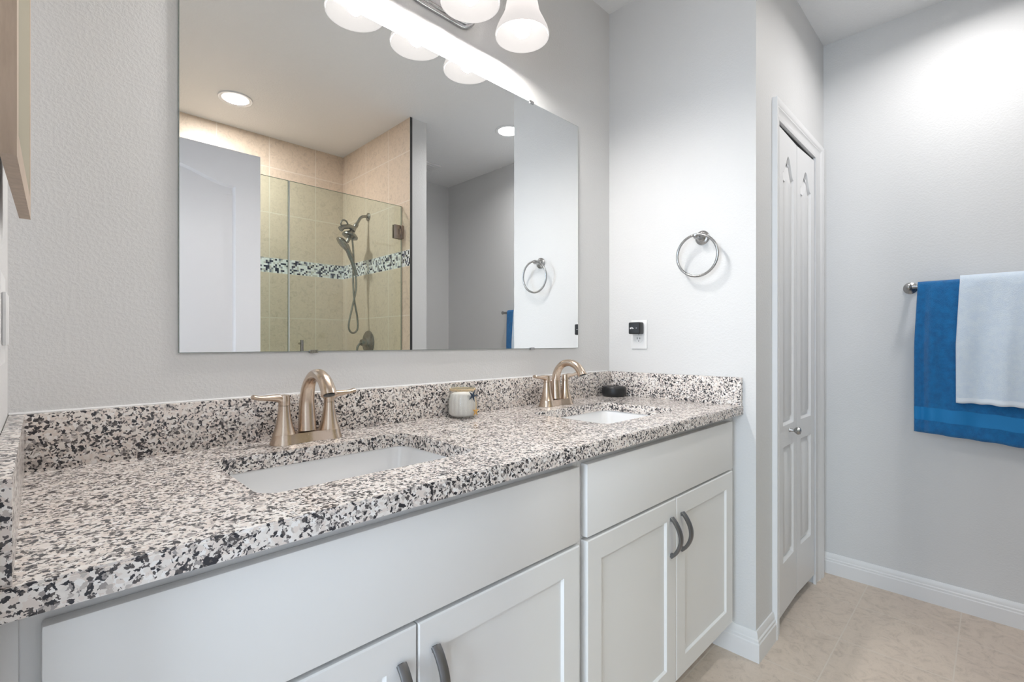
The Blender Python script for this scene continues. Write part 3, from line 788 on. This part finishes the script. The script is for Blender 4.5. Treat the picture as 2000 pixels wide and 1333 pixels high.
sh = thing('shower_fixture', 'brushed nickel shower arm with handheld spray and looping hose on the tiled wall', 'shower head', (SX, -2.04, 2.06))
def S(x, z, y=0): return (x - SX, y, z - 2.06)
obj('flange', lathe(bmesh.new(), [(.030, .0005), (.029, .006), (.018, .012), (.012, .014)], S(SX, 2.06), (-1, 0, 0), 24), M_shmet, sh, 45)
obj('arm', tube(bmesh.new(), spline([S(SX - .005, 2.06), S(1.695, 2.058), S(1.668, 2.045), S(1.648, 2.015), S(1.625, 1.972)], 6), [.0105] * 25, 14), M_shmet, sh, 60)
ax = Vector((-.40, 0, -.90)).normalized()
obj('swivel_nut', tube(bmesh.new(), [S(1.636, 1.992), S(1.626, 1.975), S(1.622, 1.970), S(1.604, 1.938)], [.015, .017, .014, .019], 18), M_shmet, sh, 40)
bm = bmesh.new(); tube(bm, [S(1.62, 1.955), S(1.575, 1.965), S(1.535, 1.955), S(1.512, 1.935)], [.017, .018, .017, .020], 16)
tube(bm, spline([S(1.57, 1.975), S(1.555, 2.000), S(1.528, 2.000), S(1.516, 1.975), S(1.525, 1.955)], 5), .006, 10)
obj('diverter', bm, M_shmet, sh, 50)
obj('fixed_spray_head', lathe(bmesh.new(), [(.014, -.012), (.020, 0), (.045, .018), (.056, .030), (.056, .040), (.050, .043)], S(1.595, 1.930), (-.35, 0, -1), 28), M_shmet, sh, 40)
hh = obj('handheld_spray', lathe(bmesh.new(), [(.012, -.020), (.030, -.014), (.050, 0), (.055, .010), (.053, .016), (.046, .018)], S(1.535, 1.842), (-.75, -.15, -.65), 32), M_shmet, sh, 40)
obj('spray_handle', tube(bmesh.new(), spline([S(1.550, 1.828), S(1.580, 1.772), S(1.602, 1.715), S(1.622, 1.650), S(1.630, 1.620)], 5), [.022] * 3 + [.018] * 6 + [.0145] * 12, 16), M_shmet, hh, 60)
obj('holder', tube(bmesh.new(), [S(1.592, 1.912), S(1.575, 1.880), S(1.562, 1.850)], [.015, .014, .012], 12), M_shmet, sh, 60)
obj('hose', tube(bmesh.new(), spline([S(1.630, 1.618), S(1.628, 1.52, .004), S(1.600, 1.40, .008), S(1.572, 1.28, .01), S(1.574, 1.225, .01), S(1.604, 1.203, .01), S(1.636, 1.235, .01), S(1.634, 1.32, .01), S(1.612, 1.45, .008), S(1.612, 1.60, -.01), S(1.618, 1.75, -.014), S(1.606, 1.90, -.012)], 8), .0068, 10), M_shmet, sh, 60)
sv = thing('shower_valve', 'round dark nickel shower valve plate with lever below the hose', 'shower valve', (SX, -2.04, 1.135))
obj('plate', lathe(bmesh.new(), [(.088, .0005), (.087, .005), (.075, .012), (.036, .018), (.030, .024)], (0, 0, 0), (-1, 0, 0), 36), M_shmet, sv, 40)
bm = bmesh.new(); lathe(bm, [(.029, .018), (.027, .045), (.022, .060), (.001, .064)], (0, 0, 0), (-1, 0, 0), 24)
tube(bm, spline([(-.045, 0, 0), (-.070, 0, -.010), (-.088, .002, -.035), (-.095, .004, -.075)], 5), .008, 12)
obj('lever', bm, M_shmet, sv, 50)

# ---------------------------------------------------------------- picture frame and switch on the left wall
pf = thing('picture_frame', 'beige wood picture frame hanging on the left wall, cut off by the top left corner', 'picture frame')
F0, F1 = Vector((-.0086, -.162)), Vector((-.0157, -.515)); Wd = Vector((-.0125, -.001))
def pfbox(bm, s0, s1, z0, z1, t0, t1, bev=.001):
    a = F0 + (F1 - F0) * s0; b = F0 + (F1 - F0) * s1; c = [a + Wd * t0, b + Wd * t0, b + Wd * t1, a + Wd * t1]
    lo = [bm.verts.new((p.x, p.y, z0)) for p in c]; hi = [bm.verts.new((p.x, p.y, z1)) for p in c]
    bm.faces.new(lo[::-1]); bm.faces.new(hi)
    for i in range(4): bm.faces.new((lo[i], lo[(i + 1) % 4], hi[(i + 1) % 4], hi[i]))
def wood():
    m, nt, b = nodes('beige_wood'); n = noise(nt, coords(nt, (1, 1, .15)), 90, 4, .6)
    nt.links.new(ramp(nt, n.outputs[0], [(.3, (.40, .31, .235)), (.7, (.52, .41, .32))]), b.inputs['Base Color']); b.inputs['Roughness'].default_value = .5; return m
M_wood = wood(); ZP0, ZP1 = 1.327, 1.93
for a, b, c, d in ((0, 1, ZP0, ZP0 + .03), (0, 1, ZP1 - .03, ZP1), (0, .085, ZP0 + .03, ZP1 - .03), (.915, 1, ZP0 + .03, ZP1 - .03)):
    bm = bmesh.new(); pfbox(bm, a, b, c, d, 0, 1); obj('rail', bm, M_wood, pf)
bm = bmesh.new(); pfbox(bm, .085, .915, ZP0 + .03, ZP1 - .03, .02, .8); obj('picture', bm, P('picture_linen', (.33, .30, .225), .8), pf)
bm = bmesh.new(); pfbox(bm, .35, .65, ZP0 + .40, ZP0 + .46, 1.0, 1.9)
for v in bm.verts:
    if v.co.x < -.03: v.co.x = XL + .0003
for v in bm.verts: v.co.x = max(v.co.x, XL + .0003)
obj('wall_spacer', bm, M_wall, pf)
sw = thing('light_switch', 'white light switch plate on the left wall edge beside the mirror wall', 'switch', (XL, -.33, 1.165))
obj('cover_plate', B(.0005, .0065, -.058, .058, -.058, .058, bev=.002), M_plast, sw)
for s in (-1, 1): obj('rocker', B(.0067, .0105, s * .023 - .016, s * .023 + .016, -.033, .033, bev=.0015), M_plast, sw)
